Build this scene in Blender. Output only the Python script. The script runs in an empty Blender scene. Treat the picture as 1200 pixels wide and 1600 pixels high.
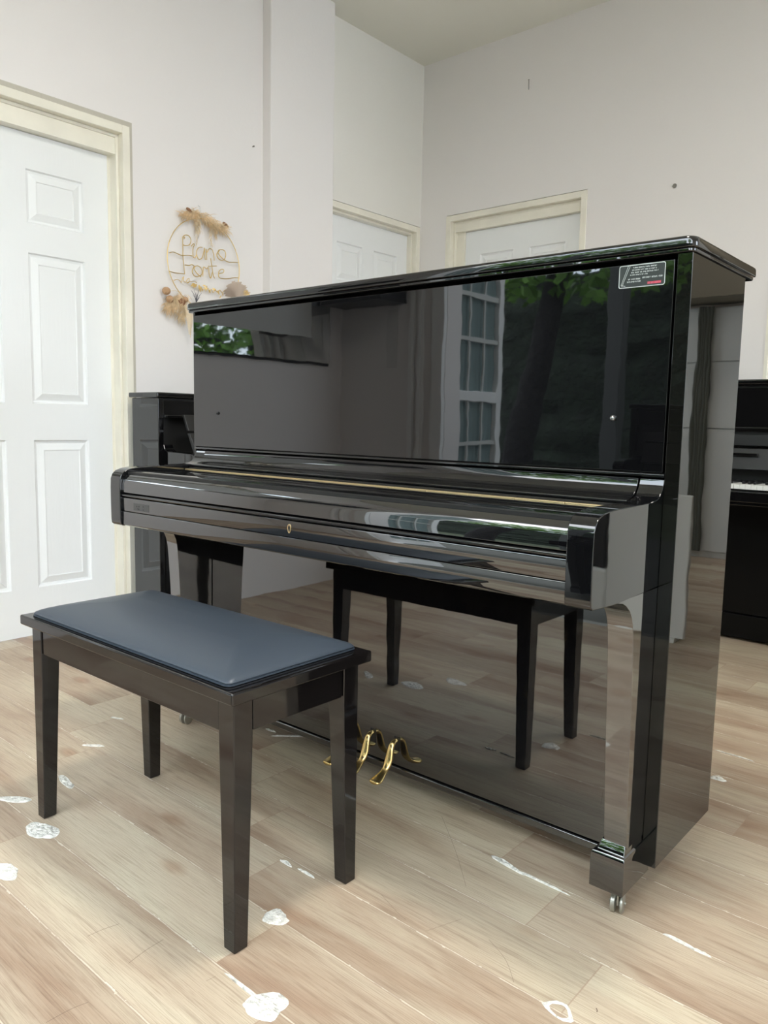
import bpy, bmesh, math, random
from mathutils import Vector, Matrix
random.seed(7)
S = bpy.context.scene
COL = S.collection
RR = -0.0118                       # the room is turned this much against the big piano

# ------------------------------------------------------------------ materials
def nodes(name):
    m = bpy.data.materials.new(name); m.use_nodes = True
    nt = m.node_tree; b = nt.nodes['Principled BSDF']
    return m, nt, b
def pset(b, **k):
    for n, v in k.items():
        b.inputs[n.replace('_', ' ')].default_value = v
def noise_bump(nt, b, scale, strength, dist=0.01, detail=2, coord='Object', sc=(1, 1, 1)):
    tc = nt.nodes.new('ShaderNodeTexCoord'); mp = nt.nodes.new('ShaderNodeMapping')
    mp.inputs['Scale'].default_value = sc
    n = nt.nodes.new('ShaderNodeTexNoise'); n.inputs['Scale'].default_value = scale; n.inputs['Detail'].default_value = detail
    bu = nt.nodes.new('ShaderNodeBump'); bu.inputs['Strength'].default_value = strength; bu.inputs['Distance'].default_value = dist
    nt.links.new(tc.outputs[coord], mp.inputs[0]); nt.links.new(mp.outputs[0], n.inputs['Vector'])
    nt.links.new(n.outputs[0], bu.inputs['Height']); nt.links.new(bu.outputs[0], b.inputs['Normal'])
    return mp, n
def ramp(nt, src, stops):
    r = nt.nodes.new('ShaderNodeValToRGB'); el = r.color_ramp.elements
    while len(el) < len(stops): el.new(0.5)
    for e, (p, c) in zip(el, stops): e.position = p; e.color = (*c, 1)
    nt.links.new(src, r.inputs[0]); return r
def simple(name, col, rough=.5, metal=0., ior=1.5, bump=None, var=None):
    m, nt, b = nodes(name)
    pset(b, Base_Color=(*col, 1), Roughness=rough, Metallic=metal, IOR=ior)
    if bump:
        mp, n = noise_bump(nt, b, bump[0], bump[1], bump[2] if len(bump) > 2 else .01)
    if var:
        tc = nt.nodes.new('ShaderNodeTexCoord'); n2 = nt.nodes.new('ShaderNodeTexNoise')
        n2.inputs['Scale'].default_value = var[0]; n2.inputs['Detail'].default_value = 5
        nt.links.new(tc.outputs['Object'], n2.inputs['Vector'])
        r = ramp(nt, n2.outputs[0], [(.3, tuple(c * (1 - var[1]) for c in col)), (.7, tuple(min(1, c * (1 + var[1])) for c in col))])
        nt.links.new(r.outputs[0], b.inputs['Base Color'])
    return m

LACQ_IOR = 1.74
M = {}
M['lacquer'] = simple('black_polyester_lacquer', (.004, .004, .0045), .02, 0, LACQ_IOR, bump=(9, .018, .01))
M['lacquer_low'] = simple('black_polyester_lacquer_low', (.004, .004, .0045), .02, 0, 2.25, bump=(8, .02, .01))
M['lacquer_leg'] = simple('black_polyester_lacquer_leg', (.006, .006, .0065), .04, 0, 2.8, bump=(8, .03, .01))
M['lacquer_side'] = simple('black_polyester_lacquer_side', (.006, .006, .005), .015, 0, 1.62, bump=(7, .02, .01))
M['bench_lacquer'] = simple('bench_lacquer', (.006, .005, .005), .05, 0, 1.62, bump=(6, .05, .01))
M['black'] = simple('black_matt', (.006, .006, .006), .5)
M['satin'] = simple('black_satin', (.012, .012, .013), .32)
M['brass'] = simple('brass', (.86, .64, .27), .27, 1., bump=(60, .08, .002))
M['hinge_brass'] = simple('hinge_brass', (.80, .63, .36), .38, 1., bump=(90, .1, .002))
M['chrome'] = simple('chrome', (.32, .32, .32), .3, 1.)
M['wheel'] = simple('worn_caster_metal', (.42, .41, .36), .4, .8, bump=(120, .6, .002))
M['leather'] = simple('black_leatherette_blue_sheen', (.036, .047, .062), .42, bump=(420, .12, .001))  # black leather; its bluish reflected sheen is put into the base colour
M['wall'] = simple('painted_wall', (.80, .775, .765), .75, bump=(60, .12, .003), var=(1.2, .012))
M['wall_far'] = simple('painted_wall_recess', (.80, .785, .74), .75, bump=(60, .12, .003), var=(1.2, .012))
M['ceiling'] = simple('painted_ceiling', (.74, .73, .66), .8, bump=(30, .05, .003))
M['frame'] = simple('cream_door_frame', (.83, .80, .70), .45, bump=(25, .2, .004), var=(6, .06))
M['beige'] = simple('beige_wall_paint', (.58, .47, .40), .8)
M['brown'] = simple('olive_brown_paint', (.16, .14, .10), .7)
M['panel'] = simple('grey_panel', (.62, .64, .62), .35)
M['white_box'] = simple('white_laminate', (.80, .80, .77), .3)
M['keys_white'] = simple('ivory_keys', (.86, .86, .83), .25)
M['white_paint'] = simple('white_gloss_paint', (.85, .86, .86), .35)
M['paper'] = simple('paper', (.7, .7, .68), .8)
M['curtain'] = simple('dark_curtain', (.07, .075, .06), .9)
M['sheer'] = simple('teal_grey_curtain', (.20, .27, .27), .9)
M['mirror'] = simple('mirror_strip', (.85, .88, .88), .02, 1., bump=(3, .05, .01))
M['board'] = simple('board_face', (.55, .56, .55), .6)
M['ground'] = simple('garden_ground', (.10, .12, .07), .95, bump=(8, .5, .02), var=(3, .3))
M['hedge'] = simple('ivy_hedge', (.013, .022, .012), .9, bump=(9, 1, .08), var=(5, .5))
M['bark'] = simple('dark_bark', (.007, .006, .006), .95, bump=(12, 1, .05))
M['leaf'] = simple('tree_leaves', (.12, .26, .03), .55, var=(2, .5))
M['gold_wire'] = simple('gold_wire', (.80, .60, .26), .28, 1.)
M['gold_leaf'] = simple('gold_leaf', (.78, .56, .22), .4, .7)
M['pampas'] = simple('dried_grass', (.74, .57, .36), .9, var=(40, .25))
M['dried_pale'] = simple('dried_pale_palm', (.72, .58, .38), .8, var=(50, .2))
M['dried_brown'] = simple('dried_brown_pod', (.26, .13, .07), .9, bump=(150, .6, .003))
M['dried_ball'] = simple('dried_seed_head', (.48, .30, .17), .9, bump=(200, .8, .003))
M['fan_palm'] = simple('dried_fan_leaf', (.62, .52, .44), .8)
M['twig'] = simple('dark_twig', (.09, .09, .11), .7)
M['tape'] = simple('clear_tape', (.75, .76, .76), .15)
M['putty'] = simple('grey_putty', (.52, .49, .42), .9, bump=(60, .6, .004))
M['soft_black'] = simple('soft_black', (.004, .004, .004), .35, 0, 1.25)
M['nail'] = simple('nail_metal', (.25, .24, .22), .4, .7)
M['silver_print'] = simple('silver_print', (.62, .63, .62), .35)
M['label_black'] = simple('label_black', (.045, .05, .05), .25)
M['label_red'] = simple('label_red', (.75, .10, .16), .4)
M['plaster'] = simple('white_filler_plaster', (.74, .71, .64), .95, bump=(110, 1, .008), var=(60, .22))
M['skirt'] = simple('red_brown_skirting', (.30, .16, .13), .6)
M['gap'] = simple('worn_patch', (.05, .05, .048), .3)

def door_mat():
    m, nt, b = nodes('white_door_skin'); pset(b, Base_Color=(.83, .85, .86, 1), Roughness=.42)
    noise_bump(nt, b, 14, .12, .004, 6, 'Object', (6, 6, .7)); return m
M['door'] = door_mat()

def floor_mat():
    m, nt, b = nodes('wood_look_planks')
    L = nt.links
    def N(t, **k):
        n = nt.nodes.new(t)
        for a, v in k.items(): setattr(n, a, v)
        return n
    uv = N('ShaderNodeUVMap'); uv.uv_map = 'plank'
    at = N('ShaderNodeAttribute'); at.attribute_name = 'rnd'
    su = N('ShaderNodeSeparateXYZ'); L.new(uv.outputs[0], su.inputs[0])
    sr = N('ShaderNodeSeparateXYZ'); L.new(at.outputs['Color'], sr.inputs[0])
    def math_(op, a, b_=None, c=None):
        n = N('ShaderNodeMath', operation=op)
        for i, v in enumerate((a, b_, c)):
            if v is None: continue
            if isinstance(v, (int, float)): n.inputs[i].default_value = v
            else: L.new(v, n.inputs[i])
        return n.outputs[0]
    def mix(f, a, c, mode='MIX'):
        n = N('ShaderNodeMix'); n.data_type = 'RGBA'; n.blend_type = mode
        for i, v in ((0, f), (6, a), (7, c)):
            if isinstance(v, (int, float)): n.inputs[i].default_value = v
            elif isinstance(v, tuple): n.inputs[i].default_value = (*v, 1)
            else: L.new(v, n.inputs[i])
        return n.outputs[2]
    ox = math_('MULTIPLY', sr.outputs[0], 37.); oy = math_('MULTIPLY', sr.outputs[1], 19.)
    u = su.outputs[0]; v = su.outputs[1]
    def tex(fu, fv, scale, detail=4, rough=.6, dist=0.):
        c = N('ShaderNodeCombineXYZ')
        L.new(math_('MULTIPLY', math_('ADD', u, ox), fu), c.inputs[0]); L.new(math_('MULTIPLY', math_('ADD', v, oy), fv), c.inputs[1])
        n = N('ShaderNodeTexNoise'); n.inputs['Scale'].default_value = scale; n.inputs['Detail'].default_value = detail
        n.inputs['Roughness'].default_value = rough; n.inputs['Distortion'].default_value = dist
        L.new(c.outputs[0], n.inputs['Vector']); return n.outputs[0]
    big = tex(.62, 3.6, 1.9, 4, .55, .7)
    streak = tex(1.2, 26, 3.2, 6, .65, .5)
    fine = tex(4, 230, 2.2, 5, .75)
    tone = ramp(nt, sr.outputs[2], [(0, (.26, .165, .11)), (.22, (.41, .305, .210)), (.5, (.48, .38, .275)), (.75, (.57, .475, .345)), (1, (.60, .54, .385))]).outputs[0]
    r1 = ramp(nt, big, [(.32, (.25, .125, .075)), (.41, (.40, .29, .205)), (.51, (.53, .43, .32)), (.66, (.64, .575, .43))]).outputs[0]
    c = mix(.46, tone, r1)
    r2 = ramp(nt, streak, [(.33, (.58, .50, .46)), (.47, (.96, .95, .94)), (.70, (1.06, 1.06, 1.04))]).outputs[0]
    c = mix(.5, c, r2, 'MULTIPLY')
    r3 = ramp(nt, fine, [(.38, (.62, .57, .53)), (.52, (1., 1., 1.)), (.75, (1.06, 1.06, 1.06))]).outputs[0]
    c = mix(.65, c, r3, 'MULTIPLY')
    # knots
    kc = N('ShaderNodeCombineXYZ'); L.new(math_('MULTIPLY', math_('ADD', u, ox), 2.2), kc.inputs[0]); L.new(math_('MULTIPLY', math_('ADD', v, oy), 5.), kc.inputs[1])
    vo = N('ShaderNodeTexVoronoi'); vo.inputs['Scale'].default_value = 1.; L.new(kc.outputs[0], vo.inputs['Vector'])
    kd = ramp(nt, vo.outputs['Distance'], [(0.0, (.62, .42, .33)), (.05, (.80, .62, .54)), (.085, (.76, .64, .57)), (.14, (1, 1, 1))]).outputs[0]
    c = mix(.7, c, kd, 'MULTIPLY')
    # long seams: pale grout with a dark lip, wobbling a little
    wob = math_('MULTIPLY', math_('SUBTRACT', tex(14, 2, 2., 3), .5), .0030)
    dv = math_('MINIMUM', v, math_('SUBTRACT', .157, v)); dv = math_('ADD', dv, wob)
    du = math_('MINIMUM', u, math_('SUBTRACT', .838, u))
    grout = math_('MULTIPLY', math_('LESS_THAN', dv, .0013), math_('ADD', .35, math_('MULTIPLY', math_('GREATER_THAN', tex(6, 3, 2., 2), .47), .65)))
    lip = math_('MULTIPLY', math_('LESS_THAN', dv, .0031), .40)
    joint = math_('MULTIPLY', math_('LESS_THAN', du, .0013), .55)
    chipn = math_('GREATER_THAN', tex(10, 10, 2.5, 3), .61)
    chip = math_('MULTIPLY', math_('LESS_THAN', dv, .0027), chipn)
    c = mix(lip, c, (.30, .20, .15)); c = mix(joint, c, (.34, .22, .15))
    c = mix(math_('MULTIPLY', grout, .8), c, (.66, .58, .45)); c = mix(math_('MULTIPLY', chip, .7), c, (.72, .66, .55))
    L.new(c, b.inputs['Base Color'])
    rr_ = math_('ADD', .38, math_('MULTIPLY', streak, .22)); L.new(rr_, b.inputs['Roughness'])
    pset(b, IOR=1.45)
    bu = N('ShaderNodeBump'); bu.inputs['Strength'].default_value = .25; bu.inputs['Distance'].default_value = .002
    h = math_('SUBTRACT', math_('MULTIPLY', fine, .5), math_('MULTIPLY', math_('LESS_THAN', dv, .002), 1.5)); L.new(h, bu.inputs['Height'])
    L.new(bu.outputs[0], b.inputs['Normal'])
    return m
M['floor'] = floor_mat()

# ------------------------------------------------------------------ mesh helpers
def bm_new(): return bmesh.new()
def add_box(bm, a, b, mi=0):
    x0, y0, z0 = a; x1, y1, z1 = b
    vs = [bm.verts.new(p) for p in [(x0, y0, z0), (x1, y0, z0), (x1, y1, z0), (x0, y1, z0), (x0, y0, z1), (x1, y0, z1), (x1, y1, z1), (x0, y1, z1)]]
    fs = []
    for q in [(0, 3, 2, 1), (4, 5, 6, 7), (0, 1, 5, 4), (1, 2, 6, 5), (2, 3, 7, 6), (3, 0, 4, 7)]:
        f = bm.faces.new([vs[i] for i in q]); f.material_index = mi; fs.append(f)
    return vs
def add_loft(bm, rings, mi=0, caps=True, closed=True):
    R = [[bm.verts.new(p) for p in r] for r in rings]
    n = len(R[0])
    for a, b in zip(R, R[1:]):
        for i in range(n if closed else n - 1):
            f = bm.faces.new([a[i], a[(i + 1) % n], b[(i + 1) % n], b[i]]); f.material_index = mi
    if caps:
        for r in (R[0][::-1], R[-1]):
            f = bm.faces.new(r); f.material_index = mi
    return R
def add_prof_x(bm, prof, x0, x1, mi=0):
    add_loft(bm, [[(x0, y, z) for y, z in prof], [(x1, y, z) for y, z in prof]], mi)
def frame_of(t):
    t = t.normalized(); up = Vector((0, 0, 1)) if abs(t.z) < .9 else Vector((1, 0, 0))
    a = t.cross(up).normalized(); return a, a.cross(t).normalized()
def add_tube(bm, pts, r, n=8, mi=0, caps=True):
    pts = [Vector(p) for p in pts]
    rs = r if isinstance(r, (list, tuple)) else [r] * len(pts)
    rings = []
    for i, p in enumerate(pts):
        t = pts[min(i + 1, len(pts) - 1)] - pts[max(i - 1, 0)]
        a, b = frame_of(t)
        rings.append([p + (a * math.cos(2 * math.pi * k / n) + b * math.sin(2 * math.pi * k / n)) * rs[i] for k in range(n)])
    add_loft(bm, rings, mi, caps)
def smooth_pts(P, k=4):
    P = [Vector(p) for p in P]
    if len(P) < 3: return P
    out = []
    for i in range(len(P) - 1):
        p0 = P[max(i - 1, 0)]; p1 = P[i]; p2 = P[i + 1]; p3 = P[min(i + 2, len(P) - 1)]
        for j in range(k):
            t = j / k
            out.append(.5 * ((2 * p1) + (p2 - p0) * t + (2 * p0 - 5 * p1 + 4 * p2 - p3) * t * t + (3 * p1 - p0 - 3 * p2 + p3) * t ** 3))
    out.append(P[-1]); return out
def obj(name, bm, mats, parent=None, bevel=0., seg=2, smooth=False, rot=None, angle=35):
    bmesh.ops.recalc_face_normals(bm, faces=bm.faces)
    me = bpy.data.meshes.new(name); bm.to_mesh(me); bm.free()
    for m in (mats if isinstance(mats, (list, tuple)) else [mats]): me.materials.append(m)
    o = bpy.data.objects.new(name, me); COL.objects.link(o)
    if parent is not None: o.parent = parent
    if rot is not None: o.rotation_euler = (0, 0, rot)
    if bevel:
        md = o.modifiers.new('bevel', 'BEVEL'); md.width = bevel; md.segments = seg; md.limit_method = 'ANGLE'; md.angle_limit = math.radians(angle)
        md.harden_normals = True
    if smooth or bevel:
        for p in me.polygons: p.use_smooth = True
        if not bevel:
            pass
        try: me.set_sharp_from_angle(angle=math.radians(angle if bevel else 50))
        except Exception: pass
    return o
def thing(name, label, cat, loc=(0, 0, 0), rz=0., group=None):
    o = bpy.data.objects.new(name, None); COL.objects.link(o); o.location = loc; o.rotation_euler = (0, 0, rz)
    o.empty_display_size = .1
    o['label'] = label; o['category'] = cat
    if group: o['group'] = group
    return o
def tag(o, label, cat, group=None):
    o['label'] = label; o['category'] = cat
    if group: o['group'] = group
    return o
def struct(o):
    o['kind'] = 'structure'; return o
def stuff(o, label, cat):
    o['kind'] = 'stuff'; o['label'] = label; o['category'] = cat; return o
def arc(cx, cy, r, a0, a1, n=6):
    return [(cx + r * math.cos(math.radians(a0 + (a1 - a0) * i / n)), cy + r * math.sin(math.radians(a0 + (a1 - a0) * i / n))) for i in range(n + 1)]

# ------------------------------------------------------------------ FLOOR
PW, PL, PA = .157, .838, -.0218
def build_floor():
    bm = bm_new(); uvl = bm.loops.layers.uv.new('plank'); cl = bm.loops.layers.float_color.new('rnd')
    rnd = random.Random(3)
    fixed = {(0, 0): .95, (0, -1): .30}
    for k in range(-24, 40):
        v0 = -.854 + PW * k
        if k < -14 and False: continue
        off = (-.36 - .16 * k) % PL
        for j in range(-5, 6):
            u0 = off + PL * (j - 1)
            if u0 > 4.2 or u0 + PL < -3.1: continue
            a = (u0, v0); c = (u0 + PL, v0 + PW)
            P = [(a[0], a[1]), (c[0], a[1]), (c[0], c[1]), (a[0], c[1])]
            UV = [(0, 0), (PL, 0), (PL, PW), (0, PW)]
            f = bm.faces.new([bm.verts.new((x, y + PA * x, 0)) for x, y in P])
            col = (rnd.random(), rnd.random(), rnd.random(), 1)
            for l, q in zip(f.loops, UV): l[uvl].uv = q; l[cl] = col
    return struct(obj('floor', bm, M['floor']))
fl = build_floor()
# keep the floor inside the room: trimmed with a bisect on each side
def trim(o, x0, x1, y0, y1):
    bm = bm_new(); bm.from_mesh(o.data)
    for co, no in (((x0, 0, 0), (-1, 0, 0)), ((x1, 0, 0), (1, 0, 0)), ((0, y0, 0), (0, -1, 0)), ((0, y1, 0), (0, 1, 0))):
        bmesh.ops.bisect_plane(bm, geom=bm.verts[:] + bm.edges[:] + bm.faces[:], plane_co=co, plane_no=no, clear_outer=True)
    bm.to_mesh(o.data); bm.free()
XW, XR_, XP_, YB_, YF, ZC = -2.70, -2.735, -2.639, 2.62, -1.975, 3.197
XE = 3.2
trim(fl, -3.0, XE + .15, YF - .02, 4.75)

def patch(cx, cy, rx, ry, rot, seed, ring=False):
    rnd = random.Random(seed); bm = bm_new(); n = 26
    R = [1, .86, .6, .3]; H = [.0004, .0026, .0016, .003]
    rings = []
    p1, p2, p3 = [rnd.uniform(0, 6.28) for _ in range(3)]; wob = [1 + .16 * math.sin(2 * 6.283 * i / n + p1) + .10 * math.sin(3 * 6.283 * i / n + p2) + .05 * math.sin(7 * 6.283 * i / n + p3) + rnd.uniform(-.05, .05) for i in range(n)]
    for r, h in zip(R, H):
        pts = []
        for i in range(n):
            a = 2 * math.pi * i / n; w = (wob[i] * .7 + wob[i - 1] * .3) * r
            x, y = rx * w * math.cos(a), ry * w * math.sin(a) * (1 if math.sin(a) > 0 else .55)
            pts.append((cx + x * math.cos(rot) - y * math.sin(rot), cy + x * math.sin(rot) + y * math.cos(rot), h + rnd.uniform(-.0006, .0008) * (r < 1)))
        rings.append(pts)
    if ring:
        rings = rings[:2] + [[(cx + (p[0] - cx) * .72, cy + (p[1] - cy) * .72, .0005) for p in rings[0]]]
        V = [[bm.verts.new(p) for p in r] for r in rings]
        for a, b in zip(V, V[1:]):
            for i in range(n): bm.faces.new([a[i], a[(i + 1) % n], b[(i + 1) % n], b[i]])
    else:
        V = [[bm.verts.new(p) for p in r] for r in rings]
        for a, b in zip(V, V[1:]):
            for i in range(n): bm.faces.new([a[i], a[(i + 1) % n], b[(i + 1) % n], b[i]])
        bm.faces.new(V[-1])
    o = obj('filler_patch', bm, M['plaster'], fl, smooth=True); return o
for i, a in enumerate([(-1.374, -.652, .040, .022, .5), (-1.184, -.682, .050, .036, -.1), (-1.085, -.815, .045, .034, .2), (-1.375, -.517, .042, .017, -.2),
                       (-.532, -.532, .026, .030, .9), (-.374, -.702, .040, .036, .3), (-1.672, -.187, .022, .006, .4), (-1.532, -.348, .030, .011, .6),
                       (-.300, -.068, .045, .010, -.15), (-.215, -.075, .07, .004, -.03), (-.66, -.388, .018, .007, 0), (-.088, .690, .020, .020, .3),
                       (-.10, .883, .05, .004, -.05), (-1.163, .092, .05, .008, .7), (-1.24, .08, .022, .006, 0), (.085, -.073, .035, .006, -.1), (.12, -.076, .02, .004, 0),
                       (-.43, -.693, .05, .005, -.05), (-.60, -.385, .03, .004, 0)]):
    patch(*a, seed=i + 1)
bm = bm_new(); T_ = [(-.038, -.3845), (-.030, -.372), (-.022, -.3625), (-.012, -.3600), (-.003, -.3595), (.006, -.366), (.013, -.375), (.022, -.386), (.020, -.3915), (.009, -.3975), (-.004, -.3975), (-.016, -.3945), (-.026, -.3915)]
gx = sum(p[0] for p in T_) / len(T_); gy = sum(p[1] for p in T_) / len(T_)
rn = random.Random(2); A_ = [bm.verts.new((x, y, .0004)) for x, y in T_]; B_ = [bm.verts.new((x + (gx - x) * .14, y + (gy - y) * .14, .0022)) for x, y in T_]; C_ = [bm.verts.new((x + (gx - x) * rn.uniform(.26, .42), y + (gy - y) * rn.uniform(.26, .42), .0004)) for x, y in T_]
for P_, Q_ in ((A_, B_), (B_, C_)):
    for k in range(len(T_)): bm.faces.new([P_[k], P_[(k + 1) % len(T_)], Q_[(k + 1) % len(T_)], Q_[k]])
obj('filler_patch', bm, M['plaster'], fl, smooth=True)
M['crack'] = simple('dark_hairline', (.16, .11, .08), .9)
for C in [[(-.755, -.798), (-.752, -.77), (-.744, -.74)], [(-.634, -.787), (-.641, -.748), (-.643, -.71)], [(-.609, -.95), (-.607, -.91), (-.6, -.883)], [(-.433, -.334), (-.373, -.357), (-.345, -.364)],
          [(-.192, -.306), (-.139, -.333), (-.098, -.373)], [(-.295, -.366), (-.265, -.289)], [(-.532, .01), (-.415, -.097), (-.32, -.194)], [(-.496, -.724), (-.493, -.706)], [(.036, -.334), (.040, -.338), (.041, -.342)]]:
    bm = bm_new(); P_ = smooth_pts([(x, y, .0003) for x, y in C], 4); w_ = .0005 if len(C) < 3 or C[0][0] > -.56 else .0008
    if C[0] == (.036, -.334): w_ = .0016
    for a, b in zip(P_, P_[1:]):
        d = (b - a).normalized(); n_ = Vector((-d.y, d.x, 0)) * w_ * .5
        bm.faces.new([bm.verts.new(v) for v in (a + n_, b + n_, b - n_, a - n_)])
    obj('hairline_crack', bm, M['crack'], fl)

# ------------------------------------------------------------------ ROOM SHELL (room frame is turned by RR)
def room_box(name, a, b, mat, bevel=0., parent=None):
    bm = bm_new(); add_box(bm, a, b)
    return obj(name, bm, mat, parent, bevel, rot=None if parent else RR)
def wall_holes_x(name, x0, x1, y0, y1, z0, z1, holes, mat):      # wall in a plane of constant x, holes (ya,yb,za,zb)
    bm = bm_new(); y = y0
    for ya, yb, za, zb in sorted(holes):
        if ya > y: add_box(bm, (x0, y, z0), (x1, ya, z1))
        if za > z0: add_box(bm, (x0, ya, z0), (x1, yb, za))
        if zb < z1: add_box(bm, (x0, ya, zb), (x1, yb, z1))
        y = yb
    if y < y1: add_box(bm, (x0, y, z0), (x1, y1, z1))
    return struct(obj(name, bm, mat, rot=RR))
def wall_holes_y(name, y0, y1, x0, x1, z0, z1, holes, mat):
    bm = bm_new(); x = x0
    for xa, xb, za, zb in sorted(holes):
        if xa > x: add_box(bm, (x, y0, z0), (xa, y1, z1))
        if za > z0: add_box(bm, (xa, y0, z0), (xb, y1, za))
        if zb < z1: add_box(bm, (xa, y0, zb), (xb, y1, z1))
        x = xb
    if x < x1: add_box(bm, (x, y0, z0), (x1, y1, z1))
    return struct(obj(name, bm, mat, rot=RR))
ZD = 2.232
D1 = (-.464, .503); D2 = (1.76, 2.655); D3 = (-2.527, -1.566)
wall_holes_x('wall_left', XW - .15, XW, YF, 1.30, -.02, ZC, [(D1[0], D1[1], -.02, ZD)], M['wall'])
bm = bm_new(); add_box(bm, (XW - .15, 1.268, -.02), (XP_, 1.722, ZC)); struct(obj('wall_pier', bm, M['wall'], bevel=.006, rot=RR))
wall_holes_x('wall_recess', XR_ - .15, XR_, 1.70, YB_ + .15, -.02, ZC, [(D2[0], D2[1] - .045, -.02, ZD - .02)], M['wall_far'])
OP = (-.593, 1.05)      # opening in the back wall
wall_holes_y('wall_back', YB_, YB_ + .14, XR_, XE, -.02, ZC, [(D3[0], D3[1], -.02, ZD + .02), (OP[0], OP[1], -.02, 2.55)], M['wall'])
wall_holes_x('wall_right', XE, XE + .15, YF, 4.75, -.02, ZC, [(.3, 1.9, .9, 2.5), (3.0, 4.2, .6, 2.6)], M['wall'])
wall_holes_y('wall_front', YF - .14, YF, XW - .15, XE + .15, -.02, ZC, [(-1.942, 2.75, -.02, 3.0)], M['wall'])
wall_holes_y('wall_far_room', 4.60, 4.74, -2.6, XE + .15, -.02, ZC, [], M['beige'])
wall_holes_x('wall_far_room_side', -2.75, -2.6, YB_ + .14, 4.74, -.02, ZC, [], M['beige'])
room_box('ceiling', (XR_ - .2, YF - .14, ZC), (XE + .2, 4.78, ZC + .12), M['ceiling']); struct(bpy.data.objects['ceiling'])
room_box('trim_far_skirting', (-2.6, 4.56, 0), (XE, 4.60, .10), M['skirt']); struct(bpy.data.objects['trim_far_skirting'])
# cream lining of the wide opening in the back wall
bm = bm_new()
add_box(bm, (OP[0], YB_ - .004, 0), (OP[0] + .016, YB_ + .144, 2.55)); add_box(bm, (OP[1] - .016, YB_ - .004, 0), (OP[1], YB_ + .144, 2.55)); add_box(bm, (OP[0] + .016, YB_ - .004, 2.534), (OP[1] - .016, YB_ + .144, 2.55))
struct(obj('trim_opening_lining', bm, M['frame'], rot=RR))
# windows added in the unseen right wall to let daylight into both rooms
for i, (ya, yb, za, zb) in enumerate([(.3, 1.9, .9, 2.5), (3.0, 4.2, .6, 2.6)]):
    bm = bm_new(); t = .045
    add_box(bm, (XE + .04, ya, za), (XE + .10, ya + t, zb)); add_box(bm, (XE + .04, yb - t, za), (XE + .10, yb, zb))
    add_box(bm, (XE + .04, ya + t, za), (XE + .10, yb - t, za + t)); add_box(bm, (XE + .04, ya + t, zb - t), (XE + .10, yb - t, zb))
    add_box(bm, (XE + .05, (ya + yb) / 2 - .02, za + t), (XE + .09, (ya + yb) / 2 + .02, zb - t))
    struct(obj('added_window_%d' % (i + 1), bm, M['white_paint'], rot=RR))

# ------------------------------------------------------------------ DOORS
def six_panel_leaf(w, h, th=.04):
    """local frame: x 0..w, front face y=0 looking to -y, z 0..h ; stile/rail layout of a moulded six panel door"""
    bm = bm_new()
    s = .1375 * w
    pw = (w - 3 * s) / 2
    X = [0, s, s + pw, 2 * s + pw, 2 * s + 2 * pw, w]
    k = h / 2.12
    Z = [0, .21 * k, .855 * k, 1.012 * k, 1.64 * k, 1.762 * k, 1.978 * k, h]
    for i in range(5):
        for j in range(7):
            a, b, c, d = X[i], X[i + 1], Z[j], Z[j + 1]
            if i in (1, 3) and j in (1, 3, 5):
                prev = [(a, 0, c), (b, 0, c), (b, 0, d), (a, 0, d)]
                pv = [bm.verts.new(p) for p in prev]
                for ins, dep in ((.005, .009), (.014, .011), (.041, .0015), (.044, .0015), (.0465, .0045)):
                    nv = [bm.verts.new(p) for p in [(a + ins, dep, c + ins), (b - ins, dep, c + ins), (b - ins, dep, d - ins), (a + ins, dep, d - ins)]]
                    for q in range(4): bm.faces.new([pv[q], pv[(q + 1) % 4], nv[(q + 1) % 4], nv[q]])
                    pv = nv
                bm.faces.new(pv)
            else:
                bm.faces.new([bm.verts.new(p) for p in [(a, 0, c), (b, 0, c), (b, 0, d), (a, 0, d)]])
    # back and edges
    B = [(0, th, 0), (w, th, 0), (w, th, h), (0, th, h)]; F = [(0, 0, 0), (w, 0, 0), (w, 0, h), (0, 0, h)]
    bm.faces.new([bm.verts.new(p) for p in B[::-1]])
    for q in range(4): bm.faces.new([bm.verts.new(p) for p in (F[q], B[q], B[(q + 1) % 4], F[(q + 1) % 4])])
    bmesh.ops.remove_doubles(bm, verts=bm.verts, dist=1e-5)
    return bm
def frame_bm(x0, x1, top, y0, y1, w, lip=.0):
    """rebated frame around an opening, local x0..x1, front y0"""
    bm = bm_new()
    add_box(bm, (x0, y0, 0), (x0 + w, y1, top)); add_box(bm, (x1 - w, y0, 0), (x1, y1, top)); add_box(bm, (x0 + w, y0, top - w), (x1 - w, y1, top))
    add_box(bm, (x0 + w, y0 + .034, 0), (x0 + w + .014, y1, top - w)); add_box(bm, (x1 - w - .014, y0 + .034, 0), (x1 - w, y1, top - w)); add_box(bm, (x0 + w + .014, y0 + .034, top - w - .014), (x1 - w - .014, y1, top - w))
    return bm
def door_unit(idx, origin, rz, W, top, leafx, leafh, recess, edge):
    e = bpy.data.objects.new('door_%d' % idx, None); COL.objects.link(e); e['kind'] = 'structure'
    e.location = origin; e.rotation_euler = (0, 0, rz); e.empty_display_size = .1
    obj('door_frame', frame_bm(0, W, top, -.006, .13, .036), M['frame'], e, bevel=.003)
    bm = six_panel_leaf(leafx[1] - leafx[0], leafh); bmesh.ops.translate(bm, verts=bm.verts, vec=(leafx[0], recess, .006))
    obj('door_leaf', bm, M['door'], e)
    return e
def rp(x, y, z=0.): c, s = math.cos(RR), math.sin(RR); return (c * x - s * y, s * x + c * y, z)
H90 = math.pi / 2
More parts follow.
